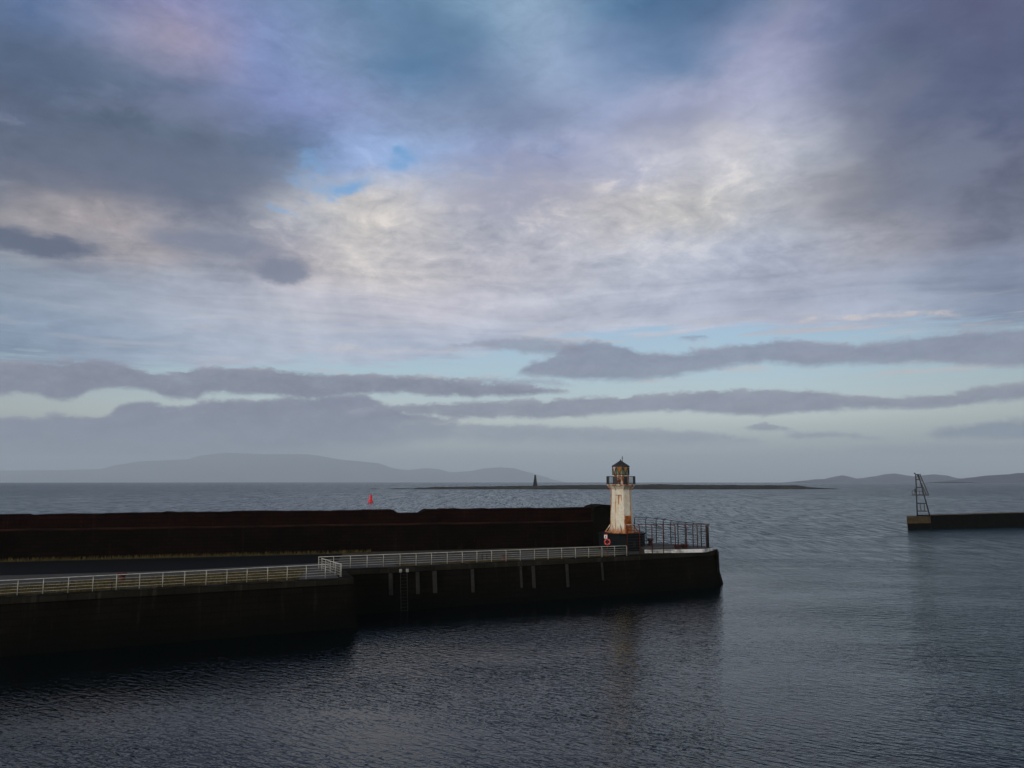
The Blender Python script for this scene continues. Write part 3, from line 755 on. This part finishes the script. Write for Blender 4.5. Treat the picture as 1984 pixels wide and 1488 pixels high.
# ladder fixed on the quay face, with pale top brackets
def ladder():
    p, n = face(781); e = Vector((n.y, -n.x)) * -1
    o = empty('quay_ladder', (p.x + n.x * .12, p.y + n.y * .12, ZD), 'narrow iron ladder down the quay with two white brackets at its top', 'ladder')
    for s in (-.33, .33):
        mb = MB(); q = e * s
        mb.bar((q.x, q.y, -.02), (q.x + n.x * .48, q.y + n.y * .48, -4.2), .07, .07); mb.build('side_rail', M['timber'], o)
        mb = MB(); mb.box((q.x + n.x * .1, q.y + n.y * .1, -.30), (.22, .12, .30), math.atan2(e.y, e.x)); mb.build('bracket', M['dull_white'], o)
    mb = MB()
    for i in range(13):
        z = -.35 - i * .3; k = -z / 4.2 * .48
        mb.bar((e.x * -.33 + n.x * k, e.y * -.33 + n.y * k, z), (e.x * .33 + n.x * k, e.y * .33 + n.y * k, z), .035, .035)
    mb.build('rungs', M['timber'], o)
ladder()

# road and grass on the pier
def road():
    a0, b0 = v2(gp(-60, 1116)), v2(gp(600, 1091)); d = (b0 - a0).normalized()
    e0 = WL0 - wd * 40 - wn * 1.6; e1 = WL0 + wd * ((gp(640, 1079).x - WL0.x) / wd.x) - wn * 1.6
    pts = [a0 - d * 30, a0, v2(gp(300, 1106)), b0, v2(gp(655, 1087)), e1, e0]
    mb = MB(); mb.add([(p.x, p.y, ZD - .036) for p in pts], [tuple(range(len(pts)))])
    tag(mb.build('road', M['asphalt']), kind='structure')
road()
def grass():
    rnd = random.Random(21); mb = MB(); turf = MB()
    def inside(p, poly):
        c = False; n = len(poly)
        for i in range(n):
            a, b = poly[i], poly[(i + 1) % n]
            if (a.y > p.y) != (b.y > p.y) and p.x < (b.x - a.x) * (p.y - a.y) / (b.y - a.y) + a.x: c = not c
        return c
    def strip(poly, count, h0, h1, w=.05):
        xs = [q.x for q in poly]; ys = [q.y for q in poly]; k = 0
        while k < count:
            p = Vector((rnd.uniform(min(xs), max(xs)), rnd.uniform(min(ys), max(ys))))
            if not inside(p, poly): continue
            if math.sin(p.x * .9 + p.y * .4) + math.sin(p.x * .31 - p.y * 1.1) + rnd.uniform(-1.6, 1.6) < -.6: k += .3; continue
            k += 1; t = rnd.uniform(0, 6.28); h = rnd.uniform(h0, h1); lean = rnd.uniform(0, .6) * h; l = rnd.uniform(0, 6.28)
            dx, dy = math.cos(t) * w, math.sin(t) * w
            mb.add([(p.x - dx, p.y - dy, ZD - .05), (p.x + dx, p.y + dy, ZD - .05), (p.x + math.cos(l) * lean, p.y + math.sin(l) * lean, ZD + h)], [(0, 1, 2)])
        turf.add([(q.x, q.y, ZD - .030) for q in poly], [tuple(range(len(poly)))])
    inn = offs(FOOT, -1.25)
    a, b = inn[0] + qd * 10, inn[1] - qd * 3.2
    up = [v2(gp(596, 1101)), v2(gp(430, 1111)), v2(gp(200, 1124)), v2(gp(0, 1138)), v2(gp(-80, 1143))]
    strip([a, b] + up, 15000, .05, .26)
    f0 = WL0 - wd * 30; f1 = WL0 + wd * 38
    strip([f0 - wn * 1.7, f1 - wn * 1.2, f1 - wn * .1, f0 - wn * .1], 3500, .05, .40)
    c0, c1 = inn[2] + Vector((4, 2.5)), inn[4]
    dn = (c1 - c0).normalized(); nn = Vector((-dn.y, dn.x))
    for s0, s1, w0 in ((2, 9, .9), (9.5, 15, 1.5), (17, 21, .8), (22.5, 26, 1.3)):
        q0, q1 = c0 + dn * s0, c0 + dn * s1
        strip([q0, q1, q1 + nn * w0, q0 + nn * w0 * 1.3], 900, .02, .12)
    tag(mb.build('grass', M['grass']), kind='stuff'); tag(turf.build('turf', M['turf']), kind='structure')
grass()

# ------------------------------------------------------------------ sea wall along the back of the pier
def sea_wall():
    o = empty('sea_wall', (0, 0, 0), 'long dark red sandstone sea wall with a ledge along the back of the pier', 'wall')
    zl, zt = 7.12, 8.66
    s0, s1 = -45.0, (WL1 - WL0).length
    def P(s, b, z): q = WL0 + wd * s + wn * b; return (q.x, q.y, z)
    mb = MB(); rnd = random.Random(8); st = 3.0; s = s0; n = int((s1 - s0) / 1.5); sl = [s0 + (s1 - s0) * i / n for i in range(n + 1)]
    lg = MB()
    lz = [zl + rnd.uniform(-.03, .03) for _ in sl]
    for i in range(n):
        a, b = sl[i], sl[i + 1]; za, zb = lz[i], lz[i + 1]
        mb.add([P(a, 0, ZD - .1), P(b, 0, ZD - .1), P(b, .16, zb - .14), P(a, .16, za - .14)], [(0, 1, 2, 3)])
        lg.add([P(a, .16, za - .14), P(b, .16, zb - .14), P(b, .10, zb - .13), P(a, .10, za - .13), P(b, .10, zb), P(a, .10, za), P(b, .75, zb + .04), P(a, .75, za + .04)], [(0, 1, 2, 3), (3, 2, 4, 5), (5, 4, 6, 7)])
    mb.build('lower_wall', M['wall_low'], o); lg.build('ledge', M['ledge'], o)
    # skyline of the upper wall, read off station by station
    def st_of(px):
        q = WL0 + wn * .7; a = Vector((q.x, q.y, 8.6)); w = Vector((wd.x, wd.y, 0)); return (on_line(px, a, a + w) - a).dot(w)
    def z_of(px, py): q = WL0 + wn * .7 + wd * st_of(px); return at(px, py, q.y).z
    sky = [(-900,1031),(-60,999.5),(0,997.6),(45,997.4),(50,999),(74,998.6),(78,996.8),(150,996.2),(190,996.6),(196,995.6),(228,995.2),(232,994.4),(312,993.6),(316,992.2),(332,992.2),(336,993.4),(444,992.2),(450,991.2),(560,990.6),(566,991.2),(640,990.2),(700,989.4),(706,988.4),(762,987.4),(770,992.4),(776,994.6),(815,993.9),(821,989.8),(827,987.2),(852,987.0),(856,986.0),(872,986.2),(876,987.2),(879,985.8),(887,985.8),(890,987),(924,986.2),(926,985.4),(944,985.2),(946,986.4),(1016,985.2),(1020,984.4),(1036,984.4),(1038,985.4),(1100,984.6),(1120,984),(1146,983.4)]
    sk = [(st_of(px), z_of(px, py)) for px, py in sky if px > -500]
    sk = [(s0, sk[0][1])] + sk
    pts = []
    for (a, za), (b, zb) in zip(sk, sk[1:]):
        k = max(1, int((b - a) / 1.0))
        for i in range(k):
            pts.append((a + (b - a) * i / k, za + (zb - za) * i / k + rnd.uniform(-.035, .035) + (.09 if rnd.random() < .06 else 0)))
    pts.append((s1 + .6, sk[-1][1]))
    up = MB()
    for (a, za), (b, zb) in zip(pts, pts[1:]):
        up.add([P(a, .70, zl - .2), P(b, .70, zl - .2), P(b, .78, zb), P(a, .78, za), P(a, 3.2, za), P(b, 3.2, zb), P(b, 3.6, ZD - .1), P(a, 3.6, ZD - .1)], [(0, 1, 2, 3), (3, 2, 5, 4), (4, 5, 6, 7)])
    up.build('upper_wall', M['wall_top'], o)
    # bulging round end
    cx = st_of(1165) ; pr = []
    for i in range(25):
        t = math.pi * i / 24; pr.append((cx + .35 - math.cos(t) * 1.75, 8.35 + math.sin(t) ** .9 * .82))
    e = MB(); prof = [(cx - 1.4, ZD - .1)] + pr + [(cx + 2.1, ZD - .1)]
    m = len(prof)
    e.add([P(a, -.12, z) for a, z in prof] + [P(a, 3.9, z) for a, z in prof], [tuple(range(m)), tuple(reversed(range(m, 2 * m)))] + [(j + 1, j, m + j, m + j + 1) for j in range(m - 1)])
    e.build('rounded_end', M['dark_render'], o)
sea_wall()

# ------------------------------------------------------------------ lighthouse
def lighthouse():
    Y = 95.5; X = at(1204, 985, Y).x
    L = empty('lighthouse', (X, Y, ZD), 'small rust-streaked white octagonal lighthouse on a black plinth at the pier end', 'lighthouse')
    az = -math.degrees(math.atan2(X, Y))
    V = R(-77.5 + az)                      # a corner of the octagon
    def pol(r, deg, z): t = R(deg + az); return Vector((r * math.cos(t), r * math.sin(t), z))
    zp, zg = 1.96, 7.62                    # plinth top, gallery underside
    m = MB(); m.lathe([(2.84, -.05), (2.84, 1.80), (2.95, 1.84), (2.95, zp)], 8, (0, 0, 0), V, smooth=False); m.build('plinth', M['plinth'], L)
    m = MB(); m.lathe([(1.62, zp), (1.50, zp + .10), (1.46, zp + .3), (1.40, zp + 1.2), (1.32, zp + 2.8), (1.24, 7.0), (1.22, 7.18), (1.36, 7.36), (1.56, zg)], 8, (0, 0, 0), V, smooth=False); m.build('tower_shaft', M['tower'], L)
    # hatch frame on the front face
    m = MB(); c = pol(1.265, -99.5 - 7, 6.5); m.box(c, (.62, .08, .05), R(-99.5 + az + 90)); m.build('hatch_sill', M['rusty'], L)
    # door
    d = math.cos(R(22.5)); deg = -54.8
    door = MB()
    for z0, z1 in ((zp + .06, zp + 2.06),):
        r0, r1 = 1.47 * d + .03, 1.37 * d + .03
        e = pol(1, deg + 90, 0); e.z = 0
        q = [pol(r0, deg, z0) - e * .40, pol(r0, deg, z0) + e * .40, pol(r1, deg, z1) + e * .40, pol(r1, deg, z1) - e * .40]
        w = pol(1, deg, 0) * .05; door.loft([p - w for p in q], [p + w for p in q])
    dr = door.build('door', M['rusty'], L); tag(dr, 'rusty brown steel door')
    h = MB(); c = pol(1.42 * d + .1, deg - 11, zp + 1.0); h.box(c, (.05, .05, .18), 0); h.build('handle', M['dark_metal'], dr)
    # raking fins round the foot
    for i in range(8):
        dg = -99.5 + 45 * i
        m = MB(); e = pol(1, dg + 90, 0) * .035
        a = [pol(1.28, dg, zp + .02), pol(2.08, dg, zp + .02), pol(2.08, dg, zp + .10), pol(1.24, dg, zp + 1.25), pol(1.20, dg, zp + 1.1), pol(1.92, dg, zp + .12), pol(1.28, dg, zp + .12)]
        n = len(a)
        m.add([p - e for p in a] + [p + e for p in a], [(0, 1, 2, 5, 6), (2, 3, 4, 5), (n + 6, n + 5, n + 2, n + 1, n), (n + 5, n + 4, n + 3, n + 2)] + [((j + 1) % n, j, n + j, n + (j + 1) % n) for j in range(n)])
        m.build('buttress', M['tower'] if i not in (1, 2) else M['rusty'], L)
    # gallery
    g = MB(); g.lathe([(1.56, zg), (1.80, zg + .03), (1.80, zg + .14)], 8, (0, 0, 0), V, smooth=False); g.build('gallery', M['drum'], L)
    for i in range(8):
        dg = -77.5 + 45 * i; m = MB(); e = pol(1, dg + 90, 0) * .04
        a = [pol(1.18, dg, 7.0), pol(1.74, dg, zg - .01), pol(1.18, dg, zg - .01)]
        m.add([p - e for p in a] + [p + e for p in a], [(0, 1, 2), (5, 4, 3), (1, 0, 3, 4), (2, 1, 4, 5), (0, 2, 5, 3)]); m.build('bracket', M['tower'], L)
    rl = MB(); zr0, zr1 = zg + .14, zg + 1.12
    P0 = [pol(1.76, -77.5 + 45 * i, 0) for i in range(8)]
    for i in range(8):
        a, b = P0[i], P0[(i + 1) % 8]
        for z in (zr1, zr0 + .08): rl.bar(a + Vector((0, 0, z)), b + Vector((0, 0, z)), .05, .05)
        for j in range(9):
            p = a.lerp(b, j / 9); w = .07 if j == 0 else .022
            rl.bar(p + Vector((0, 0, zr0)), p + Vector((0, 0, zr1)), w, w)
    rl.build('gallery_railing', M['dark_metal'], L)
    for i in range(8):
        a, b = P0[i], P0[(i + 1) % 8]; m = MB()
        m.loft([a.lerp(b, .01) * 1.012 + Vector((0, 0, zr0 + .03)), a.lerp(b, .34) * 1.012 + Vector((0, 0, zr0 + .03)), a.lerp(b, .34) * .99 + Vector((0, 0, zr0 + .03)), a.lerp(b, .01) * .99 + Vector((0, 0, zr0 + .03))],
               [a.lerp(b, .01) * 1.012 + Vector((0, 0, zr1 - .04)), a.lerp(b, .34) * 1.012 + Vector((0, 0, zr1 - .04)), a.lerp(b, .34) * .99 + Vector((0, 0, zr1 - .04)), a.lerp(b, .01) * .99 + Vector((0, 0, zr1 - .04))])
        m.build('railing_panel', M['dark_metal'], L)
    # lantern
    zd, zl, ze = zg + 1.28, zg + 2.32, zg + 2.36
    m = MB(); m.lathe([(1.02, zg + .14), (1.02, zd)], 8, (0, 0, 0), V, smooth=False); m.build('lantern_drum', M['drum'], L)
    m = MB(); c = pol(1.02 * d + .02, -54.8, zg + .62); m.box(c, (.62, .06, .92), R(-54.8 + az + 90)); m.build('lantern_door', M['rusty'], L)
    fr = MB(); rr = 1.04
    Q = [pol(rr, -77.5 + 45 * i, 0) for i in range(8)]
    fr.lathe([(1.07, zd), (1.07, zd + .07), (.9, zd + .07)], 8, (0, 0, 0), V, smooth=False)
    for i in range(8):
        a, b = Q[i], Q[(i + 1) % 8]; up = Vector((0, 0, 1)); mid = a.lerp(b, .5)
        fr.bar(a + up * (zd + .07), a + up * zl, .07, .07)
        fr.bar(a + up * zl, b + up * zl, .07, .07)
        fr.bar(a * 1.002 + up * (zl - .02), mid * 1.002 + up * (zd + .08), .085, .06); fr.bar(b * 1.002 + up * (zl - .02), mid * 1.002 + up * (zd + .08), .085, .06)
    gl = None
    pn = MB()
    for i in range(8):
        a, b = Q[i] * .985, Q[(i + 1) % 8] * .985; up = Vector((0, 0, 1)); mid = a.lerp(b, .5); z0, z1 = zd + .07, zl - .03
        def tri(p, q, r, mi):
            n = ((p + q + r) / 3); n.z = 0; n = n.normalized() * .012
            pn.loft([p - n, q - n, r - n], [p + n, q + n, r + n], mi)
        tri(a + up * z1, b + up * z1, mid + up * z0, 0); tri(a + up * z0, mid + up * z0, a + up * z1, 1); tri(mid + up * z0, b + up * z0, b + up * z1, 1)
    gz = pn.build('glazing', [M['amber'], M['clear']], L)
    fr.build('glazing_bars', M['dark_metal'], gz)
    m = MB(); m.lathe([(.12, zd - .05), (.2, zd + .1), (.36, zd + .3), (.4, zd + .5), (.36, zd + .72), (.2, zd + .9), (.06, zd + .98)], 16); m.build('lens', M['lens'], L)
    ra = zg + 3.04
    m = MB(); m.lathe([(1.12, ze - .06), (1.12, ze + .03), (.10, ra), (.06, ra + .05)], 8, (0, 0, 0), V, smooth=False)
    rf = m.build('roof', M['roof'], L)
    m = MB(); m.lathe([(.07, ra + .03), (.09, ra + .08), (.03, ra + .15)], 8); m.build('finial', M['dark_metal'], rf)
    q = Vector((.22 * math.cos(R(az)), .22 * math.sin(R(az)), 0))
    m = MB(); m.tube([q + Vector((0, 0, ra - .12)), q + Vector((0, 0, ra + .56))], .032, 6)
    m.box(q + Vector((0, 0, ra + .30)), (.13, .13, .12)); m.build('aerial', M['dark_metal'], rf)
    # notice on the plinth
    m = MB(); c = pol(2.84 * d + .03, -54.8, .74); m.box(c + pol(1, -144.8, 0) * .1, (.42, .04, .5), R(-54.8 + az + 90)); nt = m.build('notice', M['timber'], L); tag(nt, 'small faded grey notice')
    return L
lighthouse()

# ------------------------------------------------------------------ railings
UP = Vector((0, 0, 1))
def railing(name, runs, H, lab, cat, m_post, m_rail, hts, group=None, r_post=.032, r_top=.034, r_low=.014, crank=.16, top_first=None, m_low=None):
    """runs: list of lists of base points (world) joined one after another"""
    pts = [p for r in runs for p in r]; o = empty(name, (pts[0].x, pts[0].y, pts[0].z), lab, cat, group); o0 = pts[0].copy()
    for r in runs:
        n = len(r)
        for i, p in enumerate(r):
            a, b = r[max(0, i - 1)], r[min(n - 1, i + 1)]; d = (b - a).normalized(); inn = Vector((-d.y, d.x, 0)); h = H[i] if isinstance(H, list) else H
            q = p - o0; mb = MB()
            mb.tube([q, q + UP * (h - crank), q + UP * (h - crank * .35) + inn * crank * .35, q + UP * h + inn * crank], r_post, 6); mb.build('post', m_post, o)
    for r in runs:
        n = len(r)
        def lift(i, h, off):
            a, b = r[max(0, i - 1)], r[min(n - 1, i + 1)]; d = (b - a).normalized(); inn = Vector((-d.y, d.x, 0)); return r[i] - o0 + inn * off + UP * h
        hh = H if isinstance(H, list) else [H] * n
        if top_first:
            mb = MB(); mb.tube([lift(i, hh[i], crank) for i in (0, 1)], r_top, 6); mb.build('rail', top_first, o)
            mb = MB(); mb.tube([lift(i, hh[i], crank) for i in range(1, n)], r_top, 6); mb.build('rail', m_rail, o)
        else:
            mb = MB(); mb.tube([lift(i, hh[i], crank) for i in range(n)], r_top, 6); mb.build('rail', m_rail, o)
        for f in hts:
            mb = MB(); mb.tube([lift(i, hh[i] * f, 0.0) for i in range(n)], r_low, 5); mb.build('rail', m_low or m_rail, o)
    return o
def g3(px, py): return gp(px, py)
HT = (.2, .4, .59, .78)
la, lb = g3(33, 1154), g3(630, 1119.8)
left = [la + (la - on_line(82.6, la, lb)) * k for k in (4, 3, 2, 1)] + [on_line(x, la, lb) for x in (33, 82.6, 131.4, 179, 224.8, 269.7, 314.5, 357, 398.8, 439, 478, 518, 556, 593, 630, 659)]
railing('railing', [left], 1.10, 'white tubular railing along the near lower quay, grass strip behind it', 'railing', M['white_metal'], M['white_metal'], HT, 'white railings on the quay edge')
ra_, rb_ = g3(646, 1101.5), g3(1191, 1078.4)
c0 = on_line(617, ra_, rb_)
ret = [left[-1].lerp(c0, f) for f in (0, .22, .44, .66, .84, 1)]
railing('railing', [[ret[0] + Vector((.08, .02, 0))] + ret[1:-1]], 1.10, 'short white railing crossing the step where the quay sets back', 'railing', M['white_metal'], M['white_metal'], HT, 'white railings on the quay edge', crank=.05)
mid = [on_line(x, ra_, rb_) for x in (617, 646, 678.6, 711, 742.7, 775, 806, 836, 866.4, 895.6, 924, 952.5, 980.5, 1008, 1035.7, 1062, 1088.5, 1115, 1140.7, 1166.5, 1191, 1214.5)]
railing('railing', [mid], 1.10, 'white cranked railing along the far set-back quay up to the red fence', 'railing', M['white_metal'], M['white_metal'], HT, 'white railings on the quay edge')

fr_ = [(1216, 1076.6), (1240, 1075), (1264, 1073.6), (1286, 1072.2), (1309, 1071), (1331, 1069.9), (1352, 1068.8), (1369, 1067.6)]
fl = [gp(*p) for p in fr_]; fh = [3.34 - .035 * i for i in range(8)]
bk = []; bh = []
for i, (x, y) in enumerate([(1229, 1002), (1251, 1003), (1271, 1005), (1285, 1006.5), (1299, 1008.5), (1313, 1010.5), (1327, 1012), (1342, 1013.5), (1358, 1015), (1372, 1016.4)]):
    h = 3.34 - .028 * i; q = gp(x, y, ZD + h); bk.append(Vector((q.x, q.y, ZD))); bh.append(h)
HF = tuple(i / 11 for i in range(1, 11))
railing('security_fence', [fl], fh, 'tall rusty red fence along the quay edge in front of the lighthouse', 'fence', M['red_metal'], M['red_metal'], HF, 'tall fences round the pier head', .055, .045, .022, .24, M['white_metal'], M['dark_metal'])
railing('security_fence', [bk], bh, 'tall dark fence along the seaward edge of the pier head', 'fence', M['dark_metal'], M['dark_metal'], HF, 'tall fences round the pier head', .06, .045, .022, .24)
ep = [bk[-1] + Vector((.22, -.12, 0)), bk[-1] + Vector((.42, -.5, 0))]
railing('security_fence', [[fl[-1] + (bk[-1] - fl[-1]) * f for f in (.3, .62)]], 3.05, 'short dark fence panel closing the narrow tip of the pier head', 'fence', M['dark_metal'], M['dark_metal'], (.3, .6, .85), 'tall fences round the pier head', .05, .03, .012, .1)

# ------------------------------------------------------------------ life ring station
def life_ring():
    p = gp(1177, 1074.5); k = p.y / F
    o = empty('life_ring_station', p, 'red life ring on a red pole under a small white notice', 'life ring', rz=-math.atan2(p.x, p.y))
    m = MB(); m.tube([(0, 0, -.05), (0, 0, 2.25)], .045, 8); m.build('pole', M['red_metal'], o)
    m = MB(); m.torus((0, -.13, 1.40), .29, .075, (1, 0, 0), (0, 0, 1)); rg = m.build('ring', M['ring_red'], o)
    for t in (45, 135, 225, 315):
        m = MB(); c = (math.cos(R(t)) * .29, -.13, 1.40 + math.sin(R(t)) * .29)
        m.torus(c, .079, .012, (math.cos(R(t)), 0, math.sin(R(t))), (0, 1, 0), 12, 6); m.build('band', M['white_paint'], rg)
    m = MB(); m.box((-.17, -.07, 2.02), (.34, .03, .48)); sg = m.build('notice', M['white_paint'], o)
    m = MB(); m.box((-.17, -.092, 2.21), (.34, .01, .10)); m.build('red_header', M['ring_red'], sg)
    m = MB(); m.lathe([(.035, 0), (.04, .05), (.0, .07)], 8, (-.17, -.095, 2.02)); m.box((-.17, -.094, 1.96), (.10, .008, .13)); m.box((-.17, -.094, 1.86), (.22, .008, .03)); m.build('pictogram', M['dark_metal'], sg)
life_ring()

# ------------------------------------------------------------------ bollards and short posts
def bollard():
    o = empty('mooring_bollard', (0, 0, 0), 'x', 'bollard', 'mooring bollards on the pier')
    m = MB(); m.lathe([(.42, 0), (.42, .06), (.27, .10), (.23, .42), (.30, .52)], 16); m.build('stem', M['dark_rust'], o)
    m = MB(); m.lathe([(.30, .52), (.40, .56), (.42, .66), (.34, .74), (.10, .78)], 16); m.build('cap', M['dark_rust'], o)
    return o
b0 = bollard()
spots = [((1260, 1056), ZD + .40, 1.0, 'rust-brown mooring bollard on the raised platform behind the red fence'),
         ((1313, 1069.2), ZD, 1.05, 'rust-brown mooring bollard in front of the white kerb, left one of the pair'),
         ((1326, 1068.6), ZD, 1.15, 'dark red mooring bollard in front of the white kerb, right one of the pair'),
         ((236, 1127), ZD, 1.0, 'dark mooring bollard in the dry grass behind the near railing'),
         ((978, 1086), ZD - .02, .8, 'rusty red mooring bollard behind the middle of the far white railing')]
for i, (p, z, s, lab) in enumerate(spots):
    o = b0 if i == 0 else copy_tree(b0)
    q = gp(p[0], p[1], z); o.location = q; o.scale = (s, s, s); o['label'] = lab
def short_post(px, py, h, lab):
    p = gp(px, py, ZD - .03); m = MB(); m.lathe([(.07, 0), (.065, h - .06), (.085, h - .05), (.085, h), (.03, h + .03)], 10)
    tag(m.build('short_post', M['dark_metal'], loc=p), lab, 'post', 'short iron posts on the quay')
short_post(216, 1142, .6, 'short black iron post at the quay edge beside the dark bollard in the grass')
short_post(934, 1085, .62, 'short black post behind the far white railing, left one of the pair')
short_post(943, 1084.5, .62, 'short black post behind the far white railing, right one of the pair')

# ------------------------------------------------------------------ haze over the sea
def haze():
    mb = MB(); mb.box((0, 0, 500), (71600, 71600, 1210))
    m = bpy.data.materials.new('haze'); m.use_nodes = True; t = m.node_tree; t.nodes.clear()
    v = t.nodes.new('ShaderNodeVolumePrincipled'); v.inputs['Color'].default_value = (.74, .87, 1.0, 1); v.inputs['Density'].default_value = 5.5e-5
    v.inputs['Anisotropy'].default_value = 0.0
    o = t.nodes.new('ShaderNodeOutputMaterial'); t.links.new(v.outputs[0], o.inputs['Volume'])
    tag(mb.build('haze', m), kind='stuff')
haze()
